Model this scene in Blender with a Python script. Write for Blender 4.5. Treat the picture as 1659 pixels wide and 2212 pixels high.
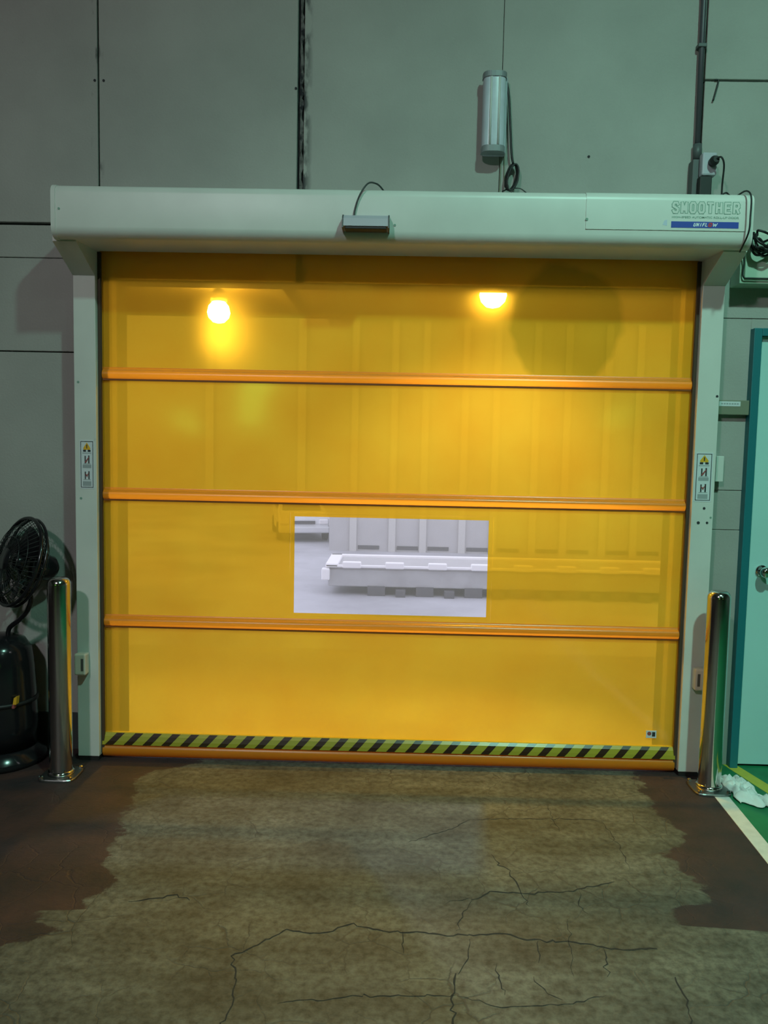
import bpy, bmesh, math, random
from mathutils import Vector, Matrix
random.seed(7)
for o in list(bpy.data.objects):
    bpy.data.objects.remove(o, do_unlink=True)
SC = bpy.context.scene
COL = SC.collection
PI = math.pi

# ------------------------------------------------------------------ camera
cd = bpy.data.cameras.new('camera')
cam = bpy.data.objects.new('camera', cd); COL.objects.link(cam)
cd.sensor_fit = 'VERTICAL'; cd.sensor_height = 36.0
cd.lens = 36.0 * 1720.0 / 2212.0
cd.clip_start = 0.05; cd.clip_end = 300
PITCH, YAW, ROLL = -0.08154209, -0.01635448, 0.02018416
fwd = Vector((math.sin(YAW)*math.cos(PITCH), math.cos(YAW)*math.cos(PITCH), math.sin(PITCH)))
rt = Vector((math.cos(YAW), -math.sin(YAW), 0)); up = rt.cross(fwd)
r2 = math.cos(ROLL)*rt + math.sin(ROLL)*up; u2 = -math.sin(ROLL)*rt + math.cos(ROLL)*up
cam.matrix_world = Matrix(((r2.x, u2.x, -fwd.x, 0.02394), (r2.y, u2.y, -fwd.y, -3.83224),
                           (r2.z, u2.z, -fwd.z, 1.56374), (0, 0, 0, 1)))
SC.camera = cam

# ------------------------------------------------------------------ world, lights, exposure
SC.view_settings.view_transform = 'Standard'; SC.view_settings.look = 'None'
SC.view_settings.gamma = 1.0; SC.view_settings.use_curve_mapping = False
SC.view_settings.exposure = 0.0
w = bpy.data.worlds.new('overcast'); SC.world = w; w.use_nodes = True
bg = w.node_tree.nodes['Background']
bg.inputs[0].default_value = (0.86, 0.88, 1.0, 1); bg.inputs[1].default_value = 1.4

def area(name, loc, target, size, power, color, spread=180):
    l = bpy.data.lights.new(name, 'AREA'); l.shape = 'DISK'; l.size = size; l.energy = power; l.color = color; l.spread = math.radians(spread)
    o = bpy.data.objects.new(name, l); COL.objects.link(o); o.location = loc
    o.rotation_euler = (Vector(target) - Vector(loc)).to_track_quat('-Z', 'Y').to_euler()
    return o
# one hall lamp implied by the shadows, then two unseen fill lights added
area('hall_and_fill_light', (1.6, -4.0, 5.7), (2.5, -2.0, 0.0), 0.26, 120, (0.44, 1.0, 0.79), 125)
area('hall_and_fill_light', (-2.0, -7.0, 5.2), (-2.0, -2.0, 0.0), 0.4, 85, (0.98, 0.97, 1.0), 150)  # unseen neutral fill for the left wall
area('hall_and_fill_light', (3.6, -8.0, 6.2), (3.4, -6.0, 0.0), 0.4, 22, (0.55, 1.0, 0.80))  # weak green fill added on the right
# unseen green lights added behind the camera to reflect as blobs on the curtain
area('green_reflection_light', (-3.5, -16.5, 2.85), (-0.6, 0.0, 1.8), 0.9, 14, (0.30, 1.0, 0.10))
area('green_reflection_light', (-5.4, -16.5, 2.30), (-1.0, 0.0, 1.7), 0.7, 6, (0.30, 1.0, 0.10))
area('green_reflection_light', (5.6, -16.5, 2.65), (1.1, 0.0, 1.7), 0.7, 4, (0.30, 1.0, 0.10))
# light paths kept short enough for a full-size render
SC.cycles.use_light_tree = False; SC.cycles.adaptive_threshold = 0.03; SC.cycles.max_bounces = 6; SC.cycles.diffuse_bounces = 3; SC.cycles.glossy_bounces = 3
SC.cycles.transmission_bounces = 4; SC.cycles.transparent_max_bounces = 8

# ------------------------------------------------------------------ materials
def mat(name, col, rough=0.6, metal=0.0, spec=0.5, var=0.0, vscale=8.0, bump=0.0, bscale=60.0, dirt=None, dthr=0.62, dscale=5.0):
    m = bpy.data.materials.new(name); m.use_nodes = True
    nt = m.node_tree; N = nt.nodes; L = nt.links
    p = N['Principled BSDF']
    p.inputs['Base Color'].default_value = (*col, 1); p.inputs['Roughness'].default_value = rough
    p.inputs['Metallic'].default_value = metal; p.inputs['Specular IOR Level'].default_value = spec
    if var or bump or dirt:
        tc = N.new('ShaderNodeTexCoord')
    out = None
    if var:
        n = N.new('ShaderNodeTexNoise'); n.inputs['Scale'].default_value = vscale; n.inputs['Detail'].default_value = 6
        L.new(tc.outputs['Object'], n.inputs['Vector'])
        r = N.new('ShaderNodeValToRGB')
        r.color_ramp.elements[0].position = 0.3; r.color_ramp.elements[1].position = 0.7
        r.color_ramp.elements[0].color = (*[c*(1-var) for c in col], 1)
        r.color_ramp.elements[1].color = (*[min(1, c*(1+var*0.6)) for c in col], 1)
        L.new(n.outputs['Fac'], r.inputs['Fac']); out = r.outputs['Color']
    if dirt:
        n2 = N.new('ShaderNodeTexNoise'); n2.inputs['Scale'].default_value = dscale; n2.inputs['Detail'].default_value = 9
        n2.inputs['Roughness'].default_value = 0.65
        L.new(tc.outputs['Object'], n2.inputs['Vector'])
        r2_ = N.new('ShaderNodeValToRGB'); r2_.color_ramp.elements[0].position = dthr; r2_.color_ramp.elements[1].position = dthr+0.12
        L.new(n2.outputs['Fac'], r2_.inputs['Fac'])
        mx = N.new('ShaderNodeMix'); mx.data_type = 'RGBA'
        L.new(r2_.outputs['Color'], mx.inputs['Factor'])
        if out: L.new(out, mx.inputs['A'])
        else: mx.inputs['A'].default_value = (*col, 1)
        mx.inputs['B'].default_value = (*dirt, 1); out = mx.outputs['Result']
    if out: L.new(out, p.inputs['Base Color'])
    if bump:
        n3 = N.new('ShaderNodeTexNoise'); n3.inputs['Scale'].default_value = bscale; n3.inputs['Detail'].default_value = 4
        L.new(tc.outputs['Object'], n3.inputs['Vector'])
        b = N.new('ShaderNodeBump'); b.inputs['Strength'].default_value = bump; b.inputs['Distance'].default_value = 0.01
        L.new(n3.outputs['Fac'], b.inputs['Height']); L.new(b.outputs['Normal'], p.inputs['Normal'])
    return m

def emis(name, col, s):
    m = bpy.data.materials.new(name); m.use_nodes = True
    N = m.node_tree.nodes; N.clear()
    e = N.new('ShaderNodeEmission'); e.inputs[0].default_value = (*col, 1); e.inputs[1].default_value = s
    o = N.new('ShaderNodeOutputMaterial'); m.node_tree.links.new(e.outputs[0], o.inputs[0]); return m

M = {}
M['wall'] = mat('painted_wall_panel', (0.37, 0.36, 0.34), 0.75, var=0.14, vscale=1.7, bump=0.15, bscale=90, dirt=(0.16, 0.16, 0.15), dthr=0.74, dscale=6.5)
def joint_grime(m, spots):
    # soot that has crept out of the leaking joints: (x, reach, threshold)
    nt = m.node_tree; N = nt.nodes; L = nt.links; p = N['Principled BSDF']
    src = p.inputs['Base Color'].links[0].from_socket
    tc = N.new('ShaderNodeTexCoord'); sep = N.new('ShaderNodeSeparateXYZ'); L.new(tc.outputs['Object'], sep.inputs[0])
    for x, reach, thr in spots:
        a = N.new('ShaderNodeMath'); a.operation = 'SUBTRACT'; a.inputs[1].default_value = x; L.new(sep.outputs['X'], a.inputs[0])
        b = N.new('ShaderNodeMath'); b.operation = 'ABSOLUTE'; L.new(a.outputs[0], b.inputs[0])
        r = N.new('ShaderNodeMapRange'); r.inputs['From Min'].default_value = 0.0; r.inputs['From Max'].default_value = reach
        r.inputs['To Min'].default_value = 1.0; r.inputs['To Max'].default_value = 0.0; L.new(b.outputs[0], r.inputs['Value'])
        mp = N.new('ShaderNodeMapping'); mp.inputs['Scale'].default_value = (2.0, 1.0, 0.8); L.new(tc.outputs['Object'], mp.inputs['Vector'])
        n = N.new('ShaderNodeTexNoise'); n.inputs['Scale'].default_value = 9; n.inputs['Detail'].default_value = 5; L.new(mp.outputs[0], n.inputs['Vector'])
        q = N.new('ShaderNodeMapRange'); q.inputs['From Min'].default_value = thr; q.inputs['From Max'].default_value = thr+0.10; L.new(n.outputs['Fac'], q.inputs['Value'])
        k = N.new('ShaderNodeMath'); k.operation = 'MULTIPLY'; L.new(r.outputs[0], k.inputs[0]); L.new(q.outputs[0], k.inputs[1])
        mx = N.new('ShaderNodeMix'); mx.data_type = 'RGBA'; L.new(k.outputs[0], mx.inputs['Factor']); L.new(src, mx.inputs['A'])
        mx.inputs['B'].default_value = (0.03, 0.03, 0.035, 1); src = mx.outputs['Result']
    L.new(src, p.inputs['Base Color'])
joint_grime(M['wall'], [(-0.458, 0.040, 0.46), (-1.452, 0.035, 0.60)])
M['joint'] = mat('dark_wall_joint', (0.03, 0.03, 0.035), 0.9)
M['sealant'] = mat('flaking_sealant', (0.16, 0.155, 0.15), 0.9, var=0.6, vscale=30, dirt=(0.015, 0.015, 0.02), dthr=0.5, dscale=14)
M['cream'] = mat('cream_painted_steel', (0.65, 0.65, 0.62), 0.38, var=0.06, vscale=5, dirt=(0.40, 0.40, 0.36), dthr=0.72, dscale=9)
M['hall'] = mat('hall_wall', (0.30, 0.30, 0.30), 0.85, var=0.15, vscale=1)
M['black'] = mat('black_rubber', (0.012, 0.012, 0.013), 0.55)
M['cable'] = mat('black_cable', (0.012, 0.013, 0.014), 0.5)
M['greycable'] = mat('grey_cable', (0.05, 0.055, 0.055), 0.5)
M['seal'] = mat('brown_brush_seal', (0.06, 0.035, 0.02), 0.8)
M['marginshade'] = mat('brown_margin_shade', (0.16, 0.13, 0.10), 0.8)  # for the added strips that darken the curtain margins
M['steel'] = mat('polished_stainless', (0.60, 0.58, 0.56), 0.13, metal=1.0, bump=0.02, bscale=25)
M['steel2'] = mat('dull_steel', (0.30, 0.30, 0.30), 0.35, metal=1.0)
M['chrome'] = mat('chrome', (0.62, 0.62, 0.62), 0.12, metal=1.0)
M['fanblack'] = mat('gloss_black_plastic', (0.010, 0.010, 0.012), 0.18, spec=0.5)
M['fanwire'] = mat('black_wire', (0.015, 0.018, 0.018), 0.4)
M['greyplastic'] = mat('grey_plastic', (0.45, 0.43, 0.50), 0.45)
M['beige'] = mat('beige_plastic', (0.62, 0.58, 0.52), 0.5)
M['darkbox'] = mat('dark_grey_box', (0.085, 0.09, 0.095), 0.5)
M['pipe'] = mat('dark_conduit', (0.07, 0.065, 0.08), 0.45)
M['teal'] = mat('teal_door_frame', (0.012, 0.16, 0.19), 0.45)
M['mint'] = mat('mint_door_leaf', (0.42, 0.70, 0.68), 0.45, var=0.05, vscale=2)
M['ctrlbox'] = mat('pale_green_box', (0.50, 0.60, 0.50), 0.45)
M['rail'] = mat('olive_duct', (0.20, 0.21, 0.15), 0.6)
M['paper'] = mat('white_label', (0.66, 0.68, 0.72), 0.5)
M['ink'] = mat('black_ink', (0.03, 0.035, 0.04), 0.6)
M['greyink'] = mat('grey_ink', (0.33, 0.36, 0.38), 0.6)
M['redink'] = mat('red_ink', (0.30, 0.07, 0.07), 0.6)
M['orangeink'] = mat('orange_ink', (0.75, 0.40, 0.02), 0.6)
M['greenink'] = mat('green_grey_ink', (0.20, 0.33, 0.27), 0.6)
M['blueink'] = mat('blue_ink', (0.02, 0.055, 0.38), 0.5)
M['whiteink'] = mat('white_ink', (0.75, 0.78, 0.8), 0.5)
M['tapeyellow'] = mat('yellow_tape', (0.38, 0.32, 0.03), 0.3)
M['tapeblack'] = mat('black_tape', (0.035, 0.014, 0.006), 0.3)
M['rag'] = mat('white_rag', (0.74, 0.76, 0.74), 0.9, var=0.1, vscale=12)
M['basestrip'] = mat('dark_base_strip', (0.05, 0.052, 0.055), 0.6)
M['yard'] = mat('yard_concrete', (0.46, 0.46, 0.50), 0.8, var=0.25, vscale=0.5)
M['greywall'] = mat('grey_cladding', (0.47, 0.46, 0.47), 0.8, var=0.05, vscale=2)
M['palegrey'] = mat('pale_grey_cladding', (0.55, 0.54, 0.53), 0.8)
M['slot'] = mat('dark_slot', (0.10, 0.10, 0.115), 0.9)
M['whitepaint'] = mat('white_paint', (0.92, 0.90, 0.92), 0.5)
M['platform'] = mat('platform_grey', (0.44, 0.44, 0.455), 0.8, var=0.1, vscale=3)
M['carpaint'] = mat('white_car_paint', (0.72, 0.73, 0.76), 0.25)
M['carglass'] = mat('car_glass', (0.10, 0.11, 0.13), 0.1)
M['tyre'] = mat('tyre_rubber', (0.03, 0.03, 0.035), 0.8)
M['whiteline'] = mat('white_floor_line', (0.62, 0.64, 0.62), 0.6, var=0.1, vscale=30, dirt=(0.2, 0.2, 0.19), dthr=0.66, dscale=40)
M['yellowline'] = mat('yellow_floor_line', (0.50, 0.46, 0.05), 0.6, var=0.1, vscale=20)
M['greenfloor'] = mat('green_floor_paint', (0.006, 0.17, 0.065), 0.55, var=0.25, vscale=9)
M['crack'] = mat('floor_crack', (0.025, 0.024, 0.022), 0.95)
M['bulb'] = emis('lit_lamp', (1.0, 0.95, 0.80), 300.0)
M['canopy'] = mat('dark_canopy', (0.10, 0.09, 0.08), 0.9)
CZ = 2.634

def pvc(name, col, trans, transl, diff, refr, gloss, mottle_patch=False, crough=0.12, dens=1.0):
    """thin PVC sheet: clear part + scattering part + front colour + gloss"""
    m = bpy.data.materials.new(name); m.use_nodes = True
    nt = m.node_tree; N = nt.nodes; L = nt.links; N.clear()
    out = N.new('ShaderNodeOutputMaterial')
    c = None
    tc = N.new('ShaderNodeTexCoord')
    if mottle_patch:
        # mottled ageing of the sheet and a round darker patch
        n = N.new('ShaderNodeTexNoise'); n.inputs['Scale'].default_value = 2.2; n.inputs['Detail'].default_value = 5
        L.new(tc.outputs['Object'], n.inputs['Vector'])
        r = N.new('ShaderNodeValToRGB'); r.color_ramp.elements[0].position = 0.3; r.color_ramp.elements[1].position = 0.75
        r.color_ramp.elements[0].color = (col[0]*0.93, col[1]*0.84, col[2]*0.8, 1)
        r.color_ramp.elements[1].color = (min(1, col[0]*1.0), min(1, col[1]*1.07), col[2]*1.2, 1)
        L.new(n.outputs['Fac'], r.inputs['Fac']); c = r.outputs['Color']
        # round darker patch centred near x=0.78 z=2.12, radius 0.25
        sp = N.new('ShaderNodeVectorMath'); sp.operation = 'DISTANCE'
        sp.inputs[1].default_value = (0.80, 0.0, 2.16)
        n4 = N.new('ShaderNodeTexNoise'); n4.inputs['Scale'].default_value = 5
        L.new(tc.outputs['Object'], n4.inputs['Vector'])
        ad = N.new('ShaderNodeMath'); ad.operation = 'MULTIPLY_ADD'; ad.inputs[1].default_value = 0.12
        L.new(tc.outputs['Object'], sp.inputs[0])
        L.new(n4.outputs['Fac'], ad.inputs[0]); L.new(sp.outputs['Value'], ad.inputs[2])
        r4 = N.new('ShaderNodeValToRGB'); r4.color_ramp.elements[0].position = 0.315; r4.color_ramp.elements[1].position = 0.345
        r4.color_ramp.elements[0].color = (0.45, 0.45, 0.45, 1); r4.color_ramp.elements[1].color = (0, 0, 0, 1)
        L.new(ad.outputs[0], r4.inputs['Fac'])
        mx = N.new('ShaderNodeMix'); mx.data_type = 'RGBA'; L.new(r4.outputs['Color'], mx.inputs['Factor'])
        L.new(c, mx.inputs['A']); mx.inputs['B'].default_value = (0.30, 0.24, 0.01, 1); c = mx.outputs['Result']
    def setc(node, k=1.0):
        if c and k < 1:
            sc_ = N.new('ShaderNodeVectorMath'); sc_.operation = 'SCALE'; sc_.inputs['Scale'].default_value = k
            L.new(c, sc_.inputs[0]); L.new(sc_.outputs[0], node.inputs['Color'])
        elif c: L.new(c, node.inputs['Color'])
        else: node.inputs['Color'].default_value = (*[v*k for v in col], 1)
    tot = trans+transl+diff+refr
    acc = None; accw = 0
    for kind, wt in (('ShaderNodeBsdfTransparent', trans), ('ShaderNodeBsdfTranslucent', transl),
                     ('ShaderNodeBsdfDiffuse', diff), ('ShaderNodeBsdfRefraction', refr)):
        if wt <= 0: continue
        b = N.new(kind); setc(b, 1.0 if 'Diffuse' in kind else dens)
        if 'Refraction' in kind:
            b.inputs['Roughness'].default_value = 0.8; b.inputs['IOR'].default_value = 1.12
        if acc is None: acc = b; accw = wt; continue
        mm = N.new('ShaderNodeMixShader'); mm.inputs[0].default_value = wt/(accw+wt)
        L.new(acc.outputs[0], mm.inputs[1]); L.new(b.outputs[0], mm.inputs[2]); acc = mm; accw += wt
    if gloss > 0:
        g = N.new('ShaderNodeBsdfGlossy'); g.inputs['Roughness'].default_value = crough
        g.inputs['Color'].default_value = (1, 1, 1, 1)
        lw = N.new('ShaderNodeFresnel'); lw.inputs['IOR'].default_value = 1.45
        ml = N.new('ShaderNodeMath'); ml.operation = 'MULTIPLY'; ml.inputs[1].default_value = gloss
        L.new(lw.outputs[0], ml.inputs[0])
        mm = N.new('ShaderNodeMixShader'); L.new(ml.outputs[0], mm.inputs[0])
        L.new(acc.outputs[0], mm.inputs[1]); L.new(g.outputs[0], mm.inputs[2]); acc = mm
    L.new(acc.outputs[0], out.inputs[0])
    return m
YEL = (0.97, 0.52, 0.030)
M['pvc'] = pvc('yellow_pvc', YEL, 0.38, 0.12, 0.48, 0.02, 1.0, mottle_patch=True, crough=0.10, dens=1.0)
M['orange'] = pvc('orange_pvc', (0.95, 0.32, 0.018), 0.06, 0.40, 0.52, 0.0, 1.0, crough=0.3, dens=0.66)
M['gapshade'] = mat('brown_orange_gap_shade', (0.22, 0.055, 0.005), 0.5)  # dark tone stands in for the shadowed gap under each rib
M['seam'] = pvc('welded_seam_pvc', (0.90, 0.52, 0.03), 0.18, 0.25, 0.50, 0.0, 1.0, crough=0.2)
M['clearpvc'] = pvc('clear_pvc', (0.93, 0.93, 0.98), 0.90, 0.05, 0.03, 0.0, 0.6, crough=0.1)
M['lampcap'] = mat('shade_grey_lamp_cap', (0.22, 0.23, 0.25), 0.45)  # darker than the cover: shade at the lamp ends put into the colour
M['diffuser'] = mat('lamp_diffuser', (0.55, 0.57, 0.66), 0.25, var=0.1, vscale=14)

# ------------------------------------------------------------------ mesh helpers
def link(name, me, m, parent=None, smooth=False):
    if m: me.materials.append(m)
    o = bpy.data.objects.new(name, me); COL.objects.link(o)
    if parent is not None: o.parent = parent
    if smooth:
        for p in me.polygons: p.use_smooth = True
    return o
def frombm(name, bm, m, parent=None, smooth=False):
    bmesh.ops.recalc_face_normals(bm, faces=bm.faces)
    me = bpy.data.meshes.new(name); bm.to_mesh(me); bm.free()
    return link(name, me, m, parent, smooth)
def addbox(bm, x0, x1, y0, y1, z0, z1, bev=0.0, seg=2):
    r = bmesh.ops.create_cube(bm, size=1.0)
    vs = r['verts']
    for v in vs:
        v.co = Vector((x0+(v.co.x+0.5)*(x1-x0), y0+(v.co.y+0.5)*(y1-y0), z0+(v.co.z+0.5)*(z1-z0)))
    if bev > 0:
        es = list({e for v in vs for e in v.link_edges})
        bmesh.ops.bevel(bm, geom=es, offset=bev, segments=seg, affect='EDGES', profile=0.5)
def box(name, x0, x1, y0, y1, z0, z1, m, parent=None, bev=0.0, seg=2):
    bm = bmesh.new(); addbox(bm, x0, x1, y0, y1, z0, z1, bev, seg)
    return frombm(name, bm, m, parent)
def smoothpath(pts, n=6, closed=False):
    P = [Vector(p) for p in pts]; out = []
    k = len(P)
    rng = k if closed else k-1
    for i in range(rng):
        if closed: a, b, c, d = P[(i-1) % k], P[i], P[(i+1) % k], P[(i+2) % k]
        else: a, b, c, d = P[max(i-1, 0)], P[i], P[i+1], P[min(i+2, k-1)]
        for j in range(n):
            t = j/n
            out.append(0.5*((2*b)+(c-a)*t+(2*a-5*b+4*c-d)*t*t+(-a+3*b-3*c+d)*t**3))
    if not closed: out.append(P[-1])
    return out
def addtube(bm, pts, r, seg=8, closed=False):
    P = [Vector(p) for p in pts]; n = len(P); rings = []
    ref = None
    for i in range(n):
        if closed: t = (P[(i+1) % n]-P[(i-1) % n])
        else: t = (P[min(i+1, n-1)]-P[max(i-1, 0)])
        t.normalize()
        if ref is None:
            ref = Vector((0, 0, 1)) if abs(t.z) < 0.9 else Vector((1, 0, 0))
        a = (ref - t*ref.dot(t)); a.normalize(); b = t.cross(a); ref = a
        rr = r[i] if isinstance(r, (list, tuple)) else r
        rings.append([bm.verts.new(P[i]+rr*(math.cos(2*PI*k/seg)*a+math.sin(2*PI*k/seg)*b)) for k in range(seg)])
    for i in range(n if closed else n-1):
        A, B = rings[i], rings[(i+1) % n]
        for k in range(seg): bm.faces.new((A[k], A[(k+1) % seg], B[(k+1) % seg], B[k]))
    if not closed:
        bm.faces.new(rings[0][::-1]); bm.faces.new(rings[-1])
def tube(name, pts, r, m, parent=None, seg=8, closed=False):
    bm = bmesh.new(); addtube(bm, pts, r, seg, closed)
    return frombm(name, bm, m, parent, smooth=True)
def addlathe(bm, prof, cx=0, cy=0, seg=32):
    rings = []
    for r, z in prof:
        if r < 1e-5: rings.append([bm.verts.new((cx, cy, z))])
        else: rings.append([bm.verts.new((cx+r*math.cos(2*PI*k/seg), cy+r*math.sin(2*PI*k/seg), z)) for k in range(seg)])
    for A, B in zip(rings, rings[1:]):
        for k in range(seg):
            k2 = (k+1) % seg
            if len(A) == 1 and len(B) == 1: continue
            if len(A) == 1: bm.faces.new((A[0], B[k], B[k2]))
            elif len(B) == 1: bm.faces.new((A[k], A[k2], B[0]))
            else: bm.faces.new((A[k], A[k2], B[k2], B[k]))
def lathe(name, prof, cx, cy, m, parent=None, seg=32, smooth=True):
    bm = bmesh.new(); addlathe(bm, prof, cx, cy, seg)
    o = frombm(name, bm, m, parent, smooth)
    return o
def prism_x(name, prof, x0, x1, m, parent=None, smooth_angle=None):
    """prof = list of (y,z); extruded along X"""
    bm = bmesh.new()
    A = [bm.verts.new((x0, y, z)) for y, z in prof]; B = [bm.verts.new((x1, y, z)) for y, z in prof]
    n = len(prof)
    for k in range(n): bm.faces.new((A[k], A[(k+1) % n], B[(k+1) % n], B[k]))
    bm.faces.new(A[::-1]); bm.faces.new(B)
    o = frombm(name, bm, m, parent)
    if smooth_angle:
        for p in o.data.polygons: p.use_smooth = len(p.vertices) == 4
        for e in o.data.edges: pass
        o.data.set_sharp_from_angle(angle=smooth_angle)
    return o
def poly_xz(name, pts, y0, y1, m, parent=None):
    """flat print or plate: polygon in XZ, from y0 (front) back to y1"""
    bm = bmesh.new()
    A = [bm.verts.new((x, y0, z)) for x, z in pts]; B = [bm.verts.new((x, y1, z)) for x, z in pts]
    n = len(pts)
    bm.faces.new(A); bm.faces.new(B[::-1])
    for k in range(n): bm.faces.new((A[k], A[(k+1) % n], B[(k+1) % n], B[k]))
    return frombm(name, bm, m, parent)
def disc_y(name, x, z, r, y0, y1, m, parent=None, seg=20):
    return poly_xz(name, [(x+r*math.cos(2*PI*k/seg), z+r*math.sin(2*PI*k/seg)) for k in range(seg)], y0, y1, m, parent)
def arc(cx, cz, r, a0, a1, n=8):
    return [(cx+r*math.cos(math.radians(a0+(a1-a0)*i/n)), cz+r*math.sin(math.radians(a0+(a1-a0)*i/n))) for i in range(n+1)]
def text(name, s, x0, z0, x1, z1, y, m, parent, offset=0.0, depth=0.0004, shear=0.0):
    """lettering fitted to the rectangle x0..x1, z0..z1, standing in the XZ plane and facing -Y"""
    cu = bpy.data.curves.new(name, 'FONT'); cu.body = s; cu.size = 1.0; cu.offset = offset; cu.extrude = 0.0; cu.shear = shear
    t = bpy.data.objects.new(name, cu); COL.objects.link(t)
    dg = bpy.context.evaluated_depsgraph_get()
    me = bpy.data.meshes.new_from_object(t.evaluated_get(dg))
    bpy.data.objects.remove(t, do_unlink=True)
    xs = [v.co.x for v in me.vertices]; ys = [v.co.y for v in me.vertices]
    a, b, c, d = min(xs), max(xs), min(ys), max(ys)
    for v in me.vertices:
        v.co = Vector((x0+(v.co.x-a)/(b-a)*(x1-x0), y, z0+(v.co.y-c)/(d-c)*(z1-z0)))
    me.materials.clear()
    return link(name, me, m, parent)
def empty(name, loc=(0, 0, 0)):
    o = bpy.data.objects.new(name, None); COL.objects.link(o); o.location = loc; o.empty_display_size = 0.1; return o
def keep(parent):
    """children were modelled in world space: keep them there under a moved Empty"""
    bpy.context.view_layer.update()
    for c in parent.children: c.matrix_parent_inverse = parent.matrix_world.inverted()
def tag(o, label, cat, group=None):
    o['label'] = label; o['category'] = cat
    if group: o['group'] = group
    return o
def struct(o, label=None):
    o['kind'] = 'structure'
    if label: o['label'] = label
    return o

# ------------------------------------------------------------------ floor
def floor_material():
    m = bpy.data.materials.new('worn_concrete_floor'); m.use_nodes = True
    nt = m.node_tree; N = nt.nodes; L = nt.links; p = N['Principled BSDF']
    tc = N.new('ShaderNodeTexCoord'); sep = N.new('ShaderNodeSeparateXYZ'); L.new(tc.outputs['Object'], sep.inputs[0])
    def math_(op, a, b=None, c=None):
        n = N.new('ShaderNodeMath'); n.operation = op
        for i, v in enumerate((a, b, c)):
            if v is None: continue
            if isinstance(v, (int, float)): n.inputs[i].default_value = v
            else: L.new(v, n.inputs[i])
        return n.outputs[0]
    def noise(scale, detail=6, rough=0.55, vec=None):
        n = N.new('ShaderNodeTexNoise'); n.inputs['Scale'].default_value = scale; n.inputs['Detail'].default_value = detail
        n.inputs['Roughness'].default_value = rough
        L.new(vec or tc.outputs['Object'], n.inputs['Vector']); return n.outputs['Fac']
    def ramp(v, p0, p1, c0=(0, 0, 0, 1), c1=(1, 1, 1, 1)):
        r = N.new('ShaderNodeValToRGB'); r.color_ramp.elements[0].position = p0; r.color_ramp.elements[1].position = p1
        r.color_ramp.elements[0].color = c0; r.color_ramp.elements[1].color = c1; L.new(v, r.inputs['Fac']); return r.outputs['Color']
    def mixc(f, a, b):
        n = N.new('ShaderNodeMix'); n.data_type = 'RGBA'
        for s, v in (('Factor', f), ('A', a), ('B', b)):
            if isinstance(v, tuple): n.inputs[s].default_value = v
            elif isinstance(v, (int, float)): n.inputs[s].default_value = v
            else: L.new(v, n.inputs[s])
        return n.outputs['Result']
    def curve(pts):
        # pts (Y, X) -> node giving X for a Y
        n = N.new('ShaderNodeFloatCurve'); cm = n.mapping; c = cm.curves[0]
        P = sorted(((y+2.2)/2.2, (x+2.0)/4.0) for y, x in pts)
        c.points[0].location = P[0]; c.points[1].location = P[-1]
        for q in P[1:-1]: c.points.new(*q)
        for q in c.points: q.handle_type = 'VECTOR'
        cm.update()
        t = math_('MULTIPLY_ADD', sep.outputs['Y'], 1/2.2, 1.0)
        L.new(t, n.inputs['Value'])
        return math_('MULTIPLY_ADD', n.outputs[0], 4.0, -2.0)
    left = curve([(0, -0.93), (-0.07, -0.94), (-0.19, -1.15), (-0.30, -1.17), (-0.51, -1.09), (-0.66, -1.107), (-0.776, -1.047),
                  (-0.905, -1.056), (-1.02, -1.03), (-1.128, -0.933), (-1.22, -1.0), (-1.30, -1.0), (-1.315, -1.127), (-1.374, -1.12),
                  (-1.42, -1.033), (-1.48, -1.10), (-1.51, -1.174), (-1.7, -1.5), (-2.2, -1.9)])
    right = curve([(0, 1.23), (-0.20, 1.195), (-0.48, 1.169), (-0.643, 1.241), (-0.75, 1.16), (-0.838, 1.082), (-0.87, 1.133), (-1.048, 1.147),
                   (-1.15, 1.132), (-1.20, 1.003), (-1.29, 0.963), (-1.30, 1.129), (-1.31, 1.277), (-1.36, 1.7), (-2.2, 1.9)])
    jit = math_('MULTIPLY_ADD', math_('SUBTRACT', noise(9, 8, 0.7), 0.5), 0.24, sep.outputs['X'])
    din = math_('MINIMUM', math_('SUBTRACT', jit, left), math_('SUBTRACT', right, jit))   # >0 on bare concrete
    bare = ramp(math_('MULTIPLY_ADD', din, 8.0, 0.5), 0.42, 0.58)
    # bare concrete colour
    conc = ramp(noise(2.6, 8, 0.62), 0.30, 0.72, (0.070, 0.068, 0.055, 1), (0.195, 0.187, 0.148, 1))
    fine = ramp(noise(34, 6, 0.65), 0.32, 0.62, (0.45, 0.45, 0.45, 1), (1.12, 1.12, 1.12, 1))
    mul = N.new('ShaderNodeMix'); mul.data_type = 'RGBA'; mul.blend_type = 'MULTIPLY'; mul.inputs['Factor'].default_value = 1.0
    L.new(conc, mul.inputs['A']); L.new(fine, mul.inputs['B'])
    # streaks across the doorway left by wheels
    mp = N.new('ShaderNodeMapping'); mp.inputs['Scale'].default_value = (0.5, 5.0, 1); L.new(tc.outputs['Object'], mp.inputs['Vector'])
    st = ramp(noise(1.7, 5, 0.6, mp.outputs['Vector']), 0.38, 0.66, (0.62, 0.63, 0.62, 1), (1, 1, 1, 1))
    mul2 = N.new('ShaderNodeMix'); mul2.data_type = 'RGBA'; mul2.blend_type = 'MULTIPLY'; mul2.inputs['Factor'].default_value = 0.9
    L.new(mul.outputs['Result'], mul2.inputs['A']); L.new(st, mul2.inputs['B'])
    # hairline crazing
    wv = N.new('ShaderNodeTexNoise'); wv.inputs['Scale'].default_value = 7; wv.inputs['Detail'].default_value = 5; L.new(tc.outputs['Object'], wv.inputs['Vector'])
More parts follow.
